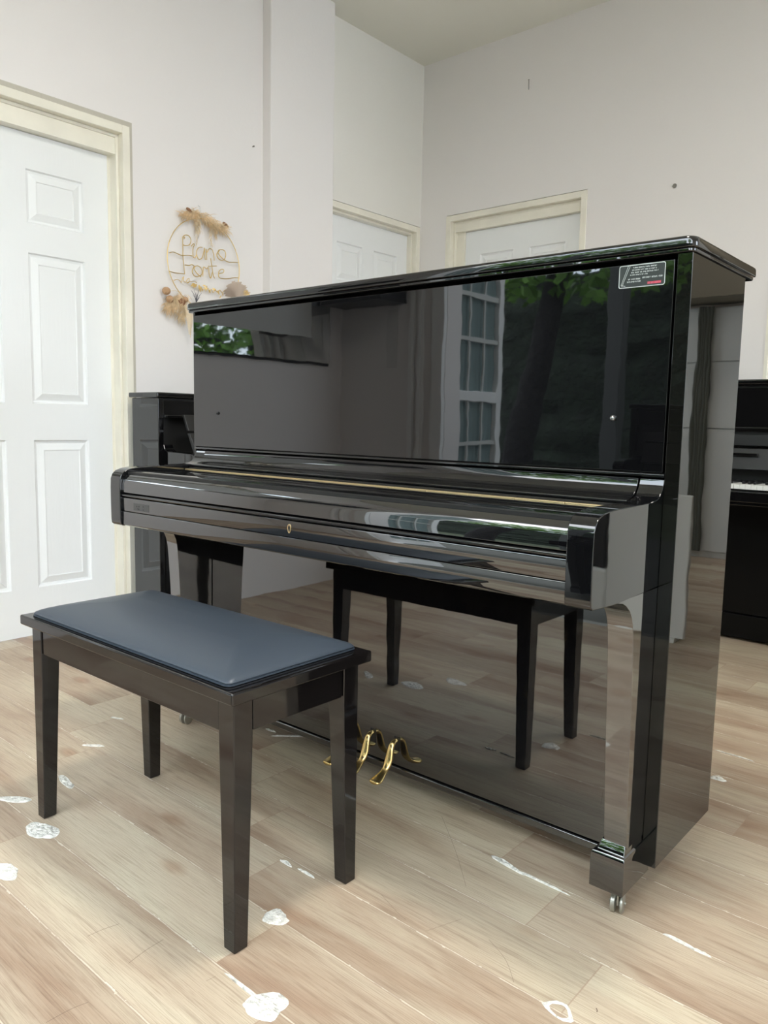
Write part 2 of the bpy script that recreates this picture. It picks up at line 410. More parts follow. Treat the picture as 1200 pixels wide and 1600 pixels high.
# doors in walls that face +x: local -y -> world +x  => rotate by +90deg ; local x -> world +y
d1 = door_unit(1, rp(XW, D1[0]), RR + H90, D1[1] - D1[0], ZD - .004, (.055, .904), 2.100, .080, 1)
bm = bm_new()
for y_ in (.05, .909): add_box(bm, (y_ - .006, .078, 0), (y_ + .006, .086, 2.11))
obj('door_stop', bm, M['frame'], d1)
bm = bm_new(); add_box(bm, (0.036, .035, 2.109), (.931, .125, 2.192)); obj('head_stop', bm, M['frame'], d1)
d2 = door_unit(2, rp(XR_, D2[0]), RR + H90, D2[1] - .045 - D2[0], ZD - .024, (.05, .805), 2.148, .062, 1)
d3 = door_unit(3, rp(D3[0], YB_), RR, D3[1] - D3[0], ZD + .016, (.11, .915), 2.142, .062, 1)
bm = bm_new(); add_box(bm, (.05, .03, 2.15), (.905, .125, 2.215)); add_box(bm, (.05, .05, 0), (.108, .125, 2.15)); add_box(bm, (.917, .05, 0), (.93, .125, 2.15)); obj('door_stop', bm, M['frame'], d3)
# ragged plaster shadow line above door 1 and thin architrave edge
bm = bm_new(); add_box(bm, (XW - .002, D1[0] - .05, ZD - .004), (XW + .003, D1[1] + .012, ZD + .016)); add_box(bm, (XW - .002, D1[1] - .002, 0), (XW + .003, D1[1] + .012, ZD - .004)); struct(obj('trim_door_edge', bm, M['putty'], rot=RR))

# ------------------------------------------------------------------ UPRIGHT PIANOS
def piano_common(): pass
def side_prof(): return None
def build_main():
    W = 1.5277; xi = -.0283; xl = -1.5075; xli = -1.4994; aw = .0488
    t = thing('upright_piano', 'tall glossy black upright piano with closed fallboard, standing behind the bench', 'piano')
    LQ = M['lacquer']
    # lid: rounded slab + thin under-slab
    def slab(x0, x1, y0, y1, z0, z1, r):
        pl = []
        for cx, cy, a0 in ((x1 - r, y0 + r, -90), (x1 - r, y1 - r * .4, 0), (x0 + r, y1 - r * .4, 90), (x0 + r, y0 + r, 180)):
            rr = r if cy < (y0 + y1) / 2 else r * .4
            cx = cx if rr == r else (x1 - rr if cx > (x0 + x1) / 2 else x0 + rr)
            pl += arc(cx, cy, rr, a0, a0 + 90, 6)
        bm = bm_new(); add_loft(bm, [[(x, y, z0) for x, y in pl], [(x, y, z1) for x, y in pl]]); return bm
    bm = bm_new(); rings = []
    for z, ins in ((1.2885, .0014), (1.2897, .0003), (1.2915, 0), (1.3030, .0004), (1.3060, .0014), (1.3080, .0032), (1.3094, .0060), (1.3100, .0095)):
        x0, x1, y0, y1, r = -1.5346 + ins, .0072 + ins * -1, -.0105 + ins, .372 - ins, .018
        pl = arc(x1 - r, y0 + r, r, -90, 0, 8) + arc(x1 - .004, y1 - .004, .004, 0, 90, 3) + arc(x0 + .004, y1 - .004, .004, 90, 180, 3) + arc(x0 + r, y0 + r, r, 180, 270, 8)
        rings.append([(x, y, z) for x, y in pl])
    add_loft(bm, rings); obj('lid', bm, LQ, t, smooth=True)
    obj('lid_underslab', slab(-1.531, .0035, -.0055, .366, 1.2805, 1.2883, .012), LQ, t, bevel=.0025, seg=3)
    # sides
    for x0, x1 in ((xi, 0.), (xl, xli)):
        bm = bm_new(); add_box(bm, (x0, 0, .0815), (x1, .3212, 1.2803)); obj('side_panel', bm, M['lacquer_side'], t, bevel=.0012, seg=3)
    # carcass
    bm = bm_new(); add_box(bm, (xli, .045, .085), (xi, .318, 1.272)); obj('case_body', bm, M['black'], t)
    # upper panel
    bm = bm_new(); add_box(bm, (xl + .0008, -.0006, .8735), (xi - .0045, .034, 1.2705)); up = obj('upper_panel', bm, LQ, t, bevel=.0012)
    # ledge moulding under the panel
    add = bm_new(); pr_ = [(.030, .8725), (-.001, .8725), (-.0045, .870), (-.0045, .866), (.000, .8635), (.030, .8635)]
    add_prof_x(add, pr_, xli, xi); obj('ledge_moulding', add, LQ, t, bevel=.0012)
    # lower panel and bottom rail
    bm = bm_new(); add_box(bm, (xli + .0015, .022, .0795), (xi - .0015, .044, .652)); obj('lower_panel', bm, M['lacquer_low'], t, bevel=.0012)
    bm = bm_new(); add_box(bm, (xli + .0015, .016, .059), (xi - .0015, .200, .0775)); obj('bottom_rail', bm, M['lacquer_low'], t, bevel=.004, seg=3)
    # arms
    ap = [(.040, .861), (.002, .861), (-.001, .852), (-.007, .840), (-.016, .830), (-.030, .8235), (-.055, .8205), (-.111, .8198), (-.194, .8188), (-.240, .8172), (-.262, .8140), (-.279, .8080), (-.2885, .7990),
          (-.2935, .786), (-.2945, .760), (-.2945, .72), (-.2938, .672), (-.2925, .660), (-.286, .6545), (-.270, .6535), (-.207, .6495), (.040, .6495)]
    for x0, x1 in ((xi - aw, xi), (xli, xli + aw)):
        bm = bm_new(); add_prof_x(bm, ap, x0, x1); obj('key_arm', bm, LQ, t, bevel=.0018, seg=3, angle=50)
    # legs with scroll top
    for sgn, xo in ((-1, xi), (1, xli)):
        prof = [(.020, .655), (-.205, .6505)] + [(-.185, .6495), (-.162, .645), (-.146, .638), (-.130, .6265), (-.119, .612), (-.112, .596), (-.1075, .575), (-.1035, .53), (-.0985, .44), (-.0925, .30), (-.0835, .165), (-.080, .145)] + [(.020, .145)]
        bm = bm_new(); wt = .051; wb = .046
        A = []; B = []
        for y, z in prof:
            w = wb + (wt - wb) * min(1, max(0, (z - .15) / .5))
            A.append((xo, y, z)); B.append((xo + sgn * w, y, z))
        add_loft(bm, [A, B]); obj('leg', bm, M['lacquer_leg'], t, bevel=.002, seg=3, angle=40)
        # toe block
        bm = bm_new(); rings = []
        for z, ix, iy in ((.0535, .002, .002), (.0555, 0, 0), (.1225, 0, 0), (.1275, .0012, .0014), (.1305, .0040, .0048), (.1325, .0065, .0075), (.1345, .0070, .0085), (.1500, .0090, .0150), (.1515, .0110, .0165)):
            xa_, xb_ = sorted((xo - sgn * (.0030 - ix * .6), xo + sgn * (.0665 - ix * 1.7)))
            ya_, yb_ = -.0962 + iy, .034
            rings.append([(xa_, ya_, z), (xb_, ya_, z), (xb_, yb_, z), (xa_, yb_, z)])
        add_loft(bm, rings); obj('toe_block', bm, M['lacquer_low'], t, bevel=.0012, seg=2, angle=60)
        # caster
        xc = (xo + sgn * .020); yc = -.060
        e = bpy.data.objects.new('caster', None); COL.objects.link(e); e.parent = t; e.location = (xc, yc, 0); e.empty_display_size = .02; e.rotation_euler = (0, 0, .25)
        bm = bm_new()
        for dx, w in ((-.008, .010), (.009, .007)):
            rings = []
            for xx, r in ((dx - w / 2, .017), (dx - w / 2 + .0015, .0200), (dx + w / 2 - .0015, .0200), (dx + w / 2, .017)):
                rings.append([(xx, .020 * 0 + r * math.cos(a * math.pi / 12), .0200 + r * math.sin(a * math.pi / 12)) for a in range(24)])
            add_loft(bm, rings)
        obj('wheel', bm, M['wheel'], e, smooth=True)
        bm = bm_new(); add_box(bm, (-.0015, -.007, .015), (.003, .014, .053)); add_tube(bm, [(-.016, 0, .02), (.016, 0, .02)], .003); add_box(bm, (-.014, -.012, .047), (.014, .016, .0535)); obj('fork', bm, M['wheel'], e, bevel=.001)
    # keyslip / fallboard front: one rounded front with grooves
    xk0, xk1 = xli + aw + .0012, xi - aw - .0012
    def F(z): return -.2875 + (.735 - z) * -.004
    fb = [(-.078, .807), (-.215, .8085), (-.245, .8070), (-.262, .8035), (-.2755, .7965), (-.284, .786), (-.2870, .775), (-.2875, .7495), (-.2835, .7475), (-.078, .7475)]
    bm = bm_new(); add_prof_x(bm, fb, xk0, xk1); fall = obj('fallboard', bm, M['lacquer_low'], t, bevel=.001, angle=55)
    # cove at the back of the fallboard
    cv = [(.028, .8610), (-.0035, .8610), (-.0045, .852), (-.010, .840), (-.020, .8300), (-.035, .8240), (-.052, .8225), (-.0545, .8195), (-.053, .8155), (-.046, .8140), (.028, .8140)]
    bm = bm_new(); add_prof_x(bm, cv, xk0, xk1); obj('cove_rail', bm, LQ, t, bevel=.0008, angle=55)
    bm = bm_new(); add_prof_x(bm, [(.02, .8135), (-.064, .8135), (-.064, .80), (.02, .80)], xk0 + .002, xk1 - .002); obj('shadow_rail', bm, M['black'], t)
    bm = bm_new(); n = 12; L_ = (xk1 - xk0 - .004) / n
    for i in range(n): add_box(bm, (xk0 + .002 + i * L_, -.0785, .8062), (xk0 + .002 + (i + 1) * L_ - .0006, -.0668, .8094))
    obj('hinge', bm, M['hinge_brass'], fall, bevel=.001)
    # bead moulding, slip
    bm = bm_new(); add_prof_x(bm, [(-.20, .7465), (-.2845, .7465), (-.2895, .7440), (-.2905, .7410), (-.2890, .7380), (-.2845, .7365), (-.20, .7365)], xk0, xk1); obj('bead_moulding', bm, LQ, t, bevel=.0008, angle=55)
    bm = bm_new(); add_prof_x(bm, [(-.20, .7352), (-.2866, .7352), (-.2876, .734), (-.2880, .699), (-.2870, .6975), (-.20, .6975)], xk0, xk1); ks = obj('key_slip', bm, M['lacquer_low'], t, bevel=.0008)
    bm = bm_new(); add_prof_x(bm, [(.02, .6963), (-.2870, .6963), (-.2880, .695), (-.2882, .664), (-.2860, .6580), (-.279, .6545), (.02, .6545)], xk0, xk1); obj('key_bed', bm, M['lacquer_low'], t, bevel=.0008)
    bm = bm_new(); add_box(bm, (xk0 + .001, -.27, .66), (xk1 - .001, .03, .806)); obj('key_well', bm, M['black'], t)
    # keyhole escutcheon
    bm = bm_new(); cx, cz, y = -.763, .7170, -.2880
    o_ = []; i_ = []
    for k in range(24):
        a = 2 * math.pi * k / 24 + math.pi / 2
        rx, rz = .0060, .0105
        wx = 1 if math.sin(a) > 0 else .80
        o_.append((cx + rx * wx * math.cos(a), cz + rz * math.sin(a))); i_.append((cx + (rx - .0022) * wx * math.cos(a), cz + (rz - .0026) * math.sin(a)))
    V = [[bm.verts.new((x, yy, z)) for x, z in r] for r, yy in ((o_, y + .001), (o_, y - .0012), (i_, y - .0012), (i_, y + .001))]
    for a, b in zip(V, V[1:]):
        for k in range(24): bm.faces.new([a[k], a[(k + 1) % 24], b[(k + 1) % 24], b[k]])
    esc = obj('escutcheon', bm, M['hinge_brass'], ks, smooth=True)
    bm = bm_new(); bm.faces.new([bm.verts.new((x, y - .0004, z)) for x, z in i_]); obj('keyhole', bm, M['black'], ks)
    # worn rectangle with old screw holes at the left of the slip
    bm = bm_new(); y = -.2879; add_box(bm, (-1.392, y - .0004, .7035), (-1.318, y + .0006, .7235), 0)
    for hx, hz in ((-1.376, .715), (-1.371, .709), (-1.3655, .7155), (-1.366, .708), (-1.345, .7165), (-1.3445, .708)): add_tube(bm, [(hx, y - .001, hz), (hx, y + .001, hz)], .0017, 8, 1)
    obj('worn_mark', bm, [M['gap'], M['black']], ks)
    # pedals
    for px in (-.850, -.768, -.687):
        bm = bm_new()
        secs = [(.026, .147, .0066, .0055), (.012, .147, .0070, .0060), (.002, .143, .0078, .0065), (-.004, .128, .0096, .0070), (-.008, .110, .0118, .0076), (-.013, .095, .0120, .0078), (-.022, .084, .0090, .0064), (-.034, .075, .0100, .0060), (-.046, .069, .0150, .0062), (-.057, .0655, .0182, .0066), (-.067, .0645, .0165, .0062), (-.073, .065, .010, .0045)]
        rings = []
        for i, (y, z, rx, rz) in enumerate(secs):
            a = secs[max(i - 1, 0)]; b = secs[min(i + 1, len(secs) - 1)]
            ty, tz = b[0] - a[0], b[1] - a[1]; l = math.hypot(ty, tz); ny, nz = -tz / l, ty / l
            rings.append([(px + rx * math.cos(q * math.pi / 8), y + ny * rz * math.sin(q * math.pi / 8), z + nz * rz * math.sin(q * math.pi / 8)) for q in range(16)])
        add_loft(bm, rings); p = obj('pedal', bm, M['brass'], t, smooth=True)
        md = p.modifiers.new('s', 'SUBSURF'); md.levels = 1; md.render_levels = 2
        bm = bm_new(); add_box(bm, (px - .0100, .0212, .118), (px + .0100, .0228, .156)); obj('pedal_slot', bm, M['black'], t, bevel=.0006)
    # knobs on the upper panel
    for kx, kz, r, m in ((-.137, .976, .0058, 'chrome'), (-1.388, .976, .0042, 'satin')):
        bm = bm_new(); rings = []
        for y, q in ((.004, .75), (-.0008, .75), (-.0015, 1), (-.0015 - .6 * r, 1), (-.0015 - 1.1 * r, .7), (-.0015 - 1.3 * r, .3)):
            rings.append([(kx + r * q * math.cos(a * math.pi / 10), y, kz + r * q * math.sin(a * math.pi / 10)) for a in range(20)])
        add_loft(bm, rings); kb = obj('panel_knob', bm, M[m], up, smooth=True)
        if m == 'chrome': kb['label'] = 'small chrome knob at the right of the upper panel'
    # sticker
    x0, x1, z0, z1, y = -.1405, -.0495, 1.2262, 1.2688, -.0008
    def rrect(a, b, c, d, r):
        return arc(b - r, d - r, r, 0, 90, 4) + arc(a + r, d - r, r, 90, 180, 4) + arc(a + r, c + r, r, 180, 270, 4) + arc(b - r, c + r, r, 270, 360, 4)
    bm = bm_new()
    def flat(P, yy, mi):
        f = bm.faces.new([bm.verts.new((a, yy, b)) for a, b in P]); f.material_index = mi
    flat(rrect(x0, x1, z0, z1, .004), y, 1); flat(rrect(x0 + .0014, x1 - .0014, z0 + .0014, z1 - .0014, .003), y - .0001, 0)
    def stroke(a, b, w, mi, yy):
        ax, az = a; bx, bz = b; l = math.hypot(bx - ax, bz - az); nx, nz = -(bz - az) / l * w / 2, (bx - ax) / l * w / 2
        flat([(ax + nx, az + nz), (bx + nx, bz + nz), (bx - nx, bz - nz), (ax - nx, az - nz)], yy, mi)
    rnd = random.Random(5); w_ = x1 - x0; h_ = z1 - z0
    def line(u0, u1, v, mi, hh=.0020):
        u = u0
        while u < u1:
            n = rnd.randint(2, 8)
            for _ in range(n):
                if u > u1: break
                cx = x0 + u * w_; cz = z0 + v * h_; k = rnd.random()
                H_ = hh * (1. if k < .75 else 1.35)
                stroke((cx, cz - H_ / 2), (cx, cz + H_ / 2), .00045, mi, y - .0002)
                if k < .6: stroke((cx, cz + (H_ / 2 if k < .3 else -H_ / 2)), (cx + .0009, cz + (H_ / 2 if k < .3 else -H_ / 2)), .0004, mi, y - .0002)
                if k > .4: stroke((cx + .0009, cz - hh / 2), (cx + .0009, cz + hh / 2), .00045, mi, y - .0002)
                u += .0165
            u += .016
    line(.31, .82, .87, 1); line(.29, .80, .765, 1); line(.27, .86, .66, 1); line(.25, .62, .555, 1)
    line(.21, .48, .37, 1, .0024); line(.52, .94, .40, 1, .0026); line(.19, .50, .26, 1, .0024)
    flat([(x0 + .63 * w_, z0 + .10 * h_), (x0 + .92 * w_, z0 + .10 * h_), (x0 + .92 * w_, z0 + .20 * h_), (x0 + .63 * w_, z0 + .20 * h_)], y - .0002, 2)
    line(.64, .91, .15, 3, .0022)
    for a, b in (((.205, .99), (.07, .22)), ((.245, .99), (.10, .22)), ((.07, .22), (.055, .13)), ((.10, .22), (.09, .14)), ((.055, .13), (.15, .09)), ((.09, .15), (.07, .07))):
        stroke((x0 + a[0] * w_, z0 + a[1] * h_), (x0 + b[0] * w_, z0 + b[1] * h_), .0007, 1, y - .0002)
    sk = obj('sticker', bm, [M['label_black'], M['silver_print'], M['label_red'], M['paper']], up)
    sk['label'] = 'silver edged black information sticker with small red line'
    return t
main = build_main()

def small_piano(name, label, W, H, D, zk, loc, rz, keys=True, group=None, music_hook=False, LQ=None):
    """open keyboard upright; local origin at right front floor corner, front to -y"""
    t = thing(name, label, 'piano', loc, rz, group); LQ = LQ or M['lacquer']
    A = .25; th = .028
    bm = bm_new(); add_box(bm, (-W - .012, -.012, H - .022), (.012, D + .01, H)); obj('lid', bm, LQ, t, bevel=.006, seg=3)
    for x0 in (-th, -W):
        bm = bm_new(); add_box(bm, (x0, 0, .03), (x0 + th, D, H - .024)); obj('side_panel', bm, LQ, t, bevel=.003)
    bm = bm_new(); add_box(bm, (-W + th, .03, .04), (-th, D - .002, H - .024)); obj('case_body', bm, M['black'], t)
    zu = zk + .245
    bm = bm_new(); add_box(bm, (-W + th + .002, .012, zu), (-th - .002, .03, H - .034)); up = obj('upper_panel', bm, LQ, t, bevel=.002)
    bm = bm_new(); add_prof_x(bm, [(.03, zu), (-.006, zu), (-.010, zu - .004), (-.010, zu - .014), (.03, zu - .014)], -W + th, -th); obj('ledge', bm, LQ, t, bevel=.0015)
    # fallboard standing open, leaning back, in two leaves
    if keys and D < .25:
        fa, fb_ = [(-.150, zk + .070), (-.172, zk + .074), (-.118, zk + .166), (-.100, zk + .166)], [(-.096, zk + .176), (-.113, zk + .176), (-.078, zk + .245), (-.062, zk + .245)]
    else:
        fa, fb_ = [(-.030, zk + .055), (-.048, zk + .058), (-.020, zu - .095), (.000, zu - .10)], [(-.001, zu - .088), (-.022, zu - .083), (-.018, zu - .035), (.004, zu - .035)]
    bm = bm_new(); add_prof_x(bm, fa, -W + th + .05, -th - .05); fb = obj('fallboard', bm, M['satin'], t, bevel=.002)
    bm = bm_new(); add_prof_x(bm, fb_, -W + th + .05, -th - .05); obj('fallboard_lip', bm, M['satin'], fb, bevel=.002)
    # arms
    za = zk + .085
    ap = [(.02, za + .03), (0, za + .03), (-.01, za + .01), (-.03, za), (-A + .05, za - .004), (-A + .018, za - .012), (-A, za - .035), (-A, zk - .075), (-A + .02, zk - .085), (.02, zk - .085)]
    for x0 in (-th - .045, -W + th - .004):
        bm = bm_new(); add_prof_x(bm, ap, x0, x0 + .049); obj('key_arm', bm, LQ, t, bevel=.003)
    bm = bm_new(); add_box(bm, (-W + th + .045, -A + .012, zk - .085), (-th - .045, .0, zk - .030)); obj('key_bed', bm, LQ, t, bevel=.003)
    bm = bm_new(); add_box(bm, (-W + th + .045, -A + .002, zk - .07), (-th - .045, -A + .022, zk - .026)); obj('key_slip', bm, LQ, t, bevel=.003)
    if keys:
        kx0, kx1 = -W + th + .09, -th - .09; n = 52; kw = (kx1 - kx0) / n
        bm = bm_new()
        for i in range(n): add_box(bm, (kx0 + i * kw + .0004, -.185, zk - .02), (kx0 + (i + 1) * kw - .0004, -.03, zk))
        obj('white_keys', bm, M['keys_white'], t, bevel=.0008)
        bm = bm_new()
        for i in range(1, n):
            if (i + 2) % 7 in (0, 3): continue
            add_box(bm, (kx0 + i * kw - .0055, -.135, zk), (kx0 + i * kw + .0055, -.03, zk + .011))
        obj('black_keys', bm, M['satin'], t, bevel=.0012)
        for x0, x1 in ((-W + th + .045, kx0), (kx1, -th - .045)):
            bm = bm_new(); add_box(bm, (x0, -.22, zk - .03), (x1, -.02, zk + .014)); obj('key_block', bm, LQ, t, bevel=.003)
    # legs and lower panel
    for sgn, xo in ((-1, -th), (1, -W + th)):
        a, b = sorted((xo, xo + sgn * .045)); zt = zk - .085
        bm = bm_new(); add_prof_x(bm, [(.02, zt), (-.16, zt), (-.11, zt - .03), (-.085, zt - .09), (-.07, .10), (-.085, .08), (-.085, .022), (.02, .022)], a, b); obj('leg', bm, LQ, t, bevel=.003)
        bm = bm_new(); add_tube(bm, [((a + b) / 2 - .008, -.05, .012), ((a + b) / 2 + .008, -.05, .012)], .012, 14); add_tube(bm, [((a + b) / 2, -.05, .012), ((a + b) / 2, -.05, .024)], .004, 8); obj('caster', bm, M['wheel'], t)
    bm = bm_new(); add_box(bm, (-W + th + .001, .010, .125), (-th - .001, .03, zk - .085)); obj('lower_panel', bm, M['soft_black'], t, bevel=.002)
    bm = bm_new(); add_box(bm, (-W + th + .001, .004, .012), (-th - .001, .06, .120)); obj('bottom_rail', bm, M['soft_black'], t, bevel=.003)
    for k in (-1, 0, 1):
        bm = bm_new(); add_tube(bm, [(-W / 2 + k * .08, .02, .07), (-W / 2 + k * .08, -.02, .06), (-W / 2 + k * .08, -.08, .045)], [.007, .008, .013], 10); obj('pedal', bm, M['brass'], t, smooth=True)
    if music_hook:
        bm = bm_new(); yk = -.034; add_box(bm, (music_hook, yk - .014, zk + .118), (music_hook + .16, yk + .004, zk + .130)); obj('fallboard_grip', bm, LQ, fb, bevel=.002)
    return t
# left one: against the left wall beyond door 1, front looking to +x
pl = (-2.421, .481); WL = 1.46
lp = small_piano('console_piano', 'low black piano at the left wall beside the white six-panel door', WL, 1.068, .205, .728,
                 (pl[0] - math.sin(RR + H90) * 0 + math.cos(RR + H90) * WL, pl[1] + math.sin(RR + H90) * WL, 0), RR + H90)
# right one: against the back wall opening
rpn = small_piano('studio_piano', 'black piano with open white keyboard at the right edge, behind the tall piano', 1.46, 1.176, .33, .724, (.50, 2.21, 0), RR, music_hook=-1.10)
# one standing by the open front, seen mirrored in the tall piano's upper panel, and one at the back right
small_piano('spinet_piano', 'black piano standing at the open front, mirrored at the right of the tall piano panel', 1.40, 1.068, .22, .728, (-1.075, -2.30, 0), math.pi + RR, keys=False, LQ=M['soft_black'])

# ------------------------------------------------------------------ BENCH
def build_bench():
    bw, bd, bh = .7839, .3594, .4959; o_ = .0193; BL = M['bench_lacquer']
    t = thing('piano_bench', 'black lacquered piano bench with black padded seat tinted with blue sheen and four tapered legs', 'bench', (-.8834, -.4877, 0), -.0049)
    hx, hy = bw / 2, bd / 2
    bm = bm_new(); add_box(bm, (-hx, -hy, bh - .023), (hx, hy, bh)); obj('seat_frame', bm, BL, t, bevel=.004, seg=3)
    # apron
    ax, ay = hx - o_ - .003, hy - o_ - .003; th = .018; z0, z1 = .408, bh - .0235
    LT, LB = .0430, .0311
    for nm, a, b in (('apron', (-ax + LT, -ay, z0), (ax - LT, -ay + th, z1)), ('apron', (-ax + LT, ay - th, z0), (ax - LT, ay, z1)), ('apron', (-ax, -ay + LT, z0), (-ax + th, ay - LT, z1)), ('apron', (ax - th, -ay + LT, z0), (ax, ay - LT, z1))):
        bm = bm_new(); add_box(bm, a, b); obj(nm, bm, BL, t, bevel=.0015)
    for sx in (-1, 1):
        for sy in (-1, 1):
            X, Y = sx * (hx - o_), sy * (hy - o_)
            bm = bm_new(); rings = []
            for z, w in ((0.0, LB - .003), (.002, LB), (.392, LT), (z1, LT)):
                xs = sorted((X, X - sx * w)); ys = sorted((Y, Y - sy * w))
                rings.append([(xs[0], ys[0], z), (xs[1], ys[0], z), (xs[1], ys[1], z), (xs[0], ys[1], z)])
            add_loft(bm, rings); obj('leg', bm, BL, t, bevel=.003, seg=3)
    # cushion: piped base and domed top
    cx, cy = hx - .028, hy - .014
    def rr(ix, iy, r, n=7):
        r = max(r, .002); P = []
        for sx, sy, a0 in ((1, 1, 0), (-1, 1, 90), (-1, -1, 180), (1, -1, 270)):
            for q in range(n + 1):
                a = math.radians(a0 + 90 * q / n); P.append((sx * (ix - r) + r * math.cos(a), sy * (iy - r) + r * math.sin(a)))
        return P
    bm = bm_new(); rings = []
    for ins, z, r in ((.003, 0, .012), (.000, .0012, .014), (.000, .0030, .014), (.0035, .0040, .013), (.0035, .0048, .013), (.0010, .0066, .014), (.0030, .0095, .014), (.009, .0128, .014), (.020, .0170, .013), (.042, .0235, .012), (.080, .0300, .010), (.130, .0330, .006)):
        rings.append([(x, y, bh + z) for x, y in rr(cx - ins, cy - ins, r)])
    R = add_loft(bm, rings)
    o = obj('seat_cushion', bm, M['leather'], t, smooth=True); o['label'] = 'black leatherette seat cushion with blue sheen in its colour'
    return t
build_bench()

# ------------------------------------------------------------------ WREATH on the left wall
def wreath():
    X = XW + .030; c0 = (.919, 1.700); Rr = .2105
    t = thing('hoop_wreath', 'gold wire hoop wreath with script lettering and dried flowers on the left wall', 'wreath', (-.010, -.0315, 0), RR)
    def Pt(y, z, dx=0.): return (X + dx, y, z)
    bm = bm_new(); add_tube(bm, [Pt(c0[0] + Rr * math.cos(a * math.pi / 32), c0[1] + Rr * math.sin(a * math.pi / 32)) for a in range(65)], .0021, 8); obj('hoop', bm, M['gold_wire'], t, smooth=True)
    ST = [
[(0.718, 1.719), (0.741, 1.727), (0.766, 1.723), (0.792, 1.72), (0.823, 1.726), (0.847, 1.727)],
[(0.802, 1.798), (0.806, 1.804), (0.797, 1.807), (0.808, 1.816), (0.827, 1.817), (0.839, 1.805), (0.839, 1.788), (0.829, 1.774), (0.808, 1.768), (0.795, 1.77)],
[(0.794, 1.806), (0.795, 1.768), (0.795, 1.722), (0.798, 1.684), (0.804, 1.637)],
[(0.842, 1.771), (0.855, 1.785), (0.86, 1.779), (0.852, 1.765), (0.852, 1.727), (0.862, 1.721), (0.87, 1.734)],
[(0.906, 1.777), (0.887, 1.773), (0.873, 1.756), (0.873, 1.735), (0.884, 1.718), (0.903, 1.727), (0.914, 1.759), (0.918, 1.776), (0.919, 1.738), (0.923, 1.721)],
[(0.931, 1.722), (0.928, 1.774), (0.933, 1.758), (0.946, 1.777), (0.963, 1.776), (0.971, 1.756), (0.975, 1.726)],
[(1.007, 1.779), (0.99, 1.759), (1.001, 1.739), (1.027, 1.736), (1.044, 1.755), (1.041, 1.781), (1.019, 1.786), (0.999, 1.776), (1.007, 1.757), (1.035, 1.74), (1.064, 1.733), (1.099, 1.738), (1.126, 1.74)],
[(0.722, 1.636), (0.75, 1.634), (0.78, 1.636), (0.804, 1.637)],
[(0.807, 1.679), (0.83, 1.68), (0.844, 1.687), (0.859, 1.681)],
[(0.859, 1.681), (0.846, 1.658), (0.856, 1.638), (0.88, 1.636), (0.902, 1.653), (0.897, 1.678), (0.875, 1.686), (0.857, 1.672), (0.87, 1.653), (0.896, 1.637)],
[(0.907, 1.64), (0.91, 1.68), (0.918, 1.686), (0.929, 1.68), (0.94, 1.687), (0.945, 1.655), (0.954, 1.639), (0.962, 1.667)],
[(0.954, 1.734), (0.96, 1.701), (0.968, 1.659), (0.977, 1.642)],
[(0.94, 1.694), (0.99, 1.703)],
[(1.001, 1.668), (1.029, 1.677), (1.032, 1.691), (1.015, 1.69), (1.001, 1.673), (1.004, 1.651), (1.029, 1.648), (1.063, 1.653), (1.098, 1.663), (1.126, 1.665)],
[(0.742, 1.597), (0.76, 1.606), (0.775, 1.602), (0.785, 1.595), (0.791, 1.615), (0.798, 1.623), (0.796, 1.607), (0.808, 1.599), (0.822, 1.618), (0.83, 1.617), (0.826, 1.601), (0.814, 1.597), (0.835, 1.607), (0.859, 1.61), (0.872, 1.606)],
[(0.896, 1.592), (0.907, 1.576), (0.918, 1.592), (0.923, 1.574), (0.937, 1.591), (0.945, 1.572), (0.956, 1.587), (0.967, 1.573), (0.978, 1.588), (0.995, 1.577), (1.006, 1.591), (1.023, 1.58), (1.04, 1.595), (1.07, 1.6)]]
    for nm, idx, r in (('piano_lettering', range(0, 7), .0021), ('forte_lettering', range(7, 14), .0021), ('small_lettering', range(14, 16), .0016)):
        bm = bm_new()
        for i in idx: add_tube(bm, smooth_pts([Pt(y, z) for y, z in ST[i]], 4), r, 6)
        obj(nm, bm, M['gold_wire'], t, smooth=True)
    rnd = random.Random(11)
    def blade(bm, p, d, L, w, bend=.3):
        p = Vector(p); d = Vector(d).normalized(); s = d.cross(Vector((1, 0, 0))).normalized() * w
        q = p + d * L * .5 + Vector((rnd.uniform(0, .006), 0, 0)); e = p + d * L + Vector((rnd.uniform(0, .01), 0, -L * bend * .4))
        v = [bm.verts.new(x) for x in (p - s * .4, p + s * .4, q + s, q - s, e)]
        bm.faces.new([v[0], v[1], v[2], v[3]]); bm.faces.new([v[3], v[2], v[4]])
    # small gold leaves
    bm = bm_new()
    for i in range(16):
        y = .862 + i * .011; z = 1.600 - .002 * i + rnd.uniform(-.008, .008); a = rnd.uniform(0, 6.28)
        blade(bm, Pt(y, z), (0, math.cos(a), math.sin(a)), .020 if i > 2 else .032, .0042 if i > 2 else .008)
    obj('gold_leaf_garland', bm, M['gold_leaf'], t)
    def fuzz(name, n, along, spread, Lr, droop, mat, w=.0011):
        bm = bm_new()
        for i in range(n):
            u = rnd.random(); k = u * (len(along) - 1); i0 = min(int(k), len(along) - 2); f = k - i0
            y = along[i0][0] * (1 - f) + along[i0 + 1][0] * f; z = along[i0][1] * (1 - f) + along[i0 + 1][1] * f
            a = rnd.uniform(0, 2 * math.pi); r = spread * rnd.random() ** .7
            p = Pt(y + r * math.cos(a), z + r * .8 * math.sin(a), rnd.uniform(-.012, .018))
            ty = along[-1][0] - along[0][0]
            d = (rnd.uniform(-.3, .5), math.copysign(.6, ty) + rnd.uniform(-.8, .8), rnd.uniform(-1., .5) - droop)
            blade(bm, p, d, rnd.uniform(*Lr), w)
        return obj(name, bm, mat, t)
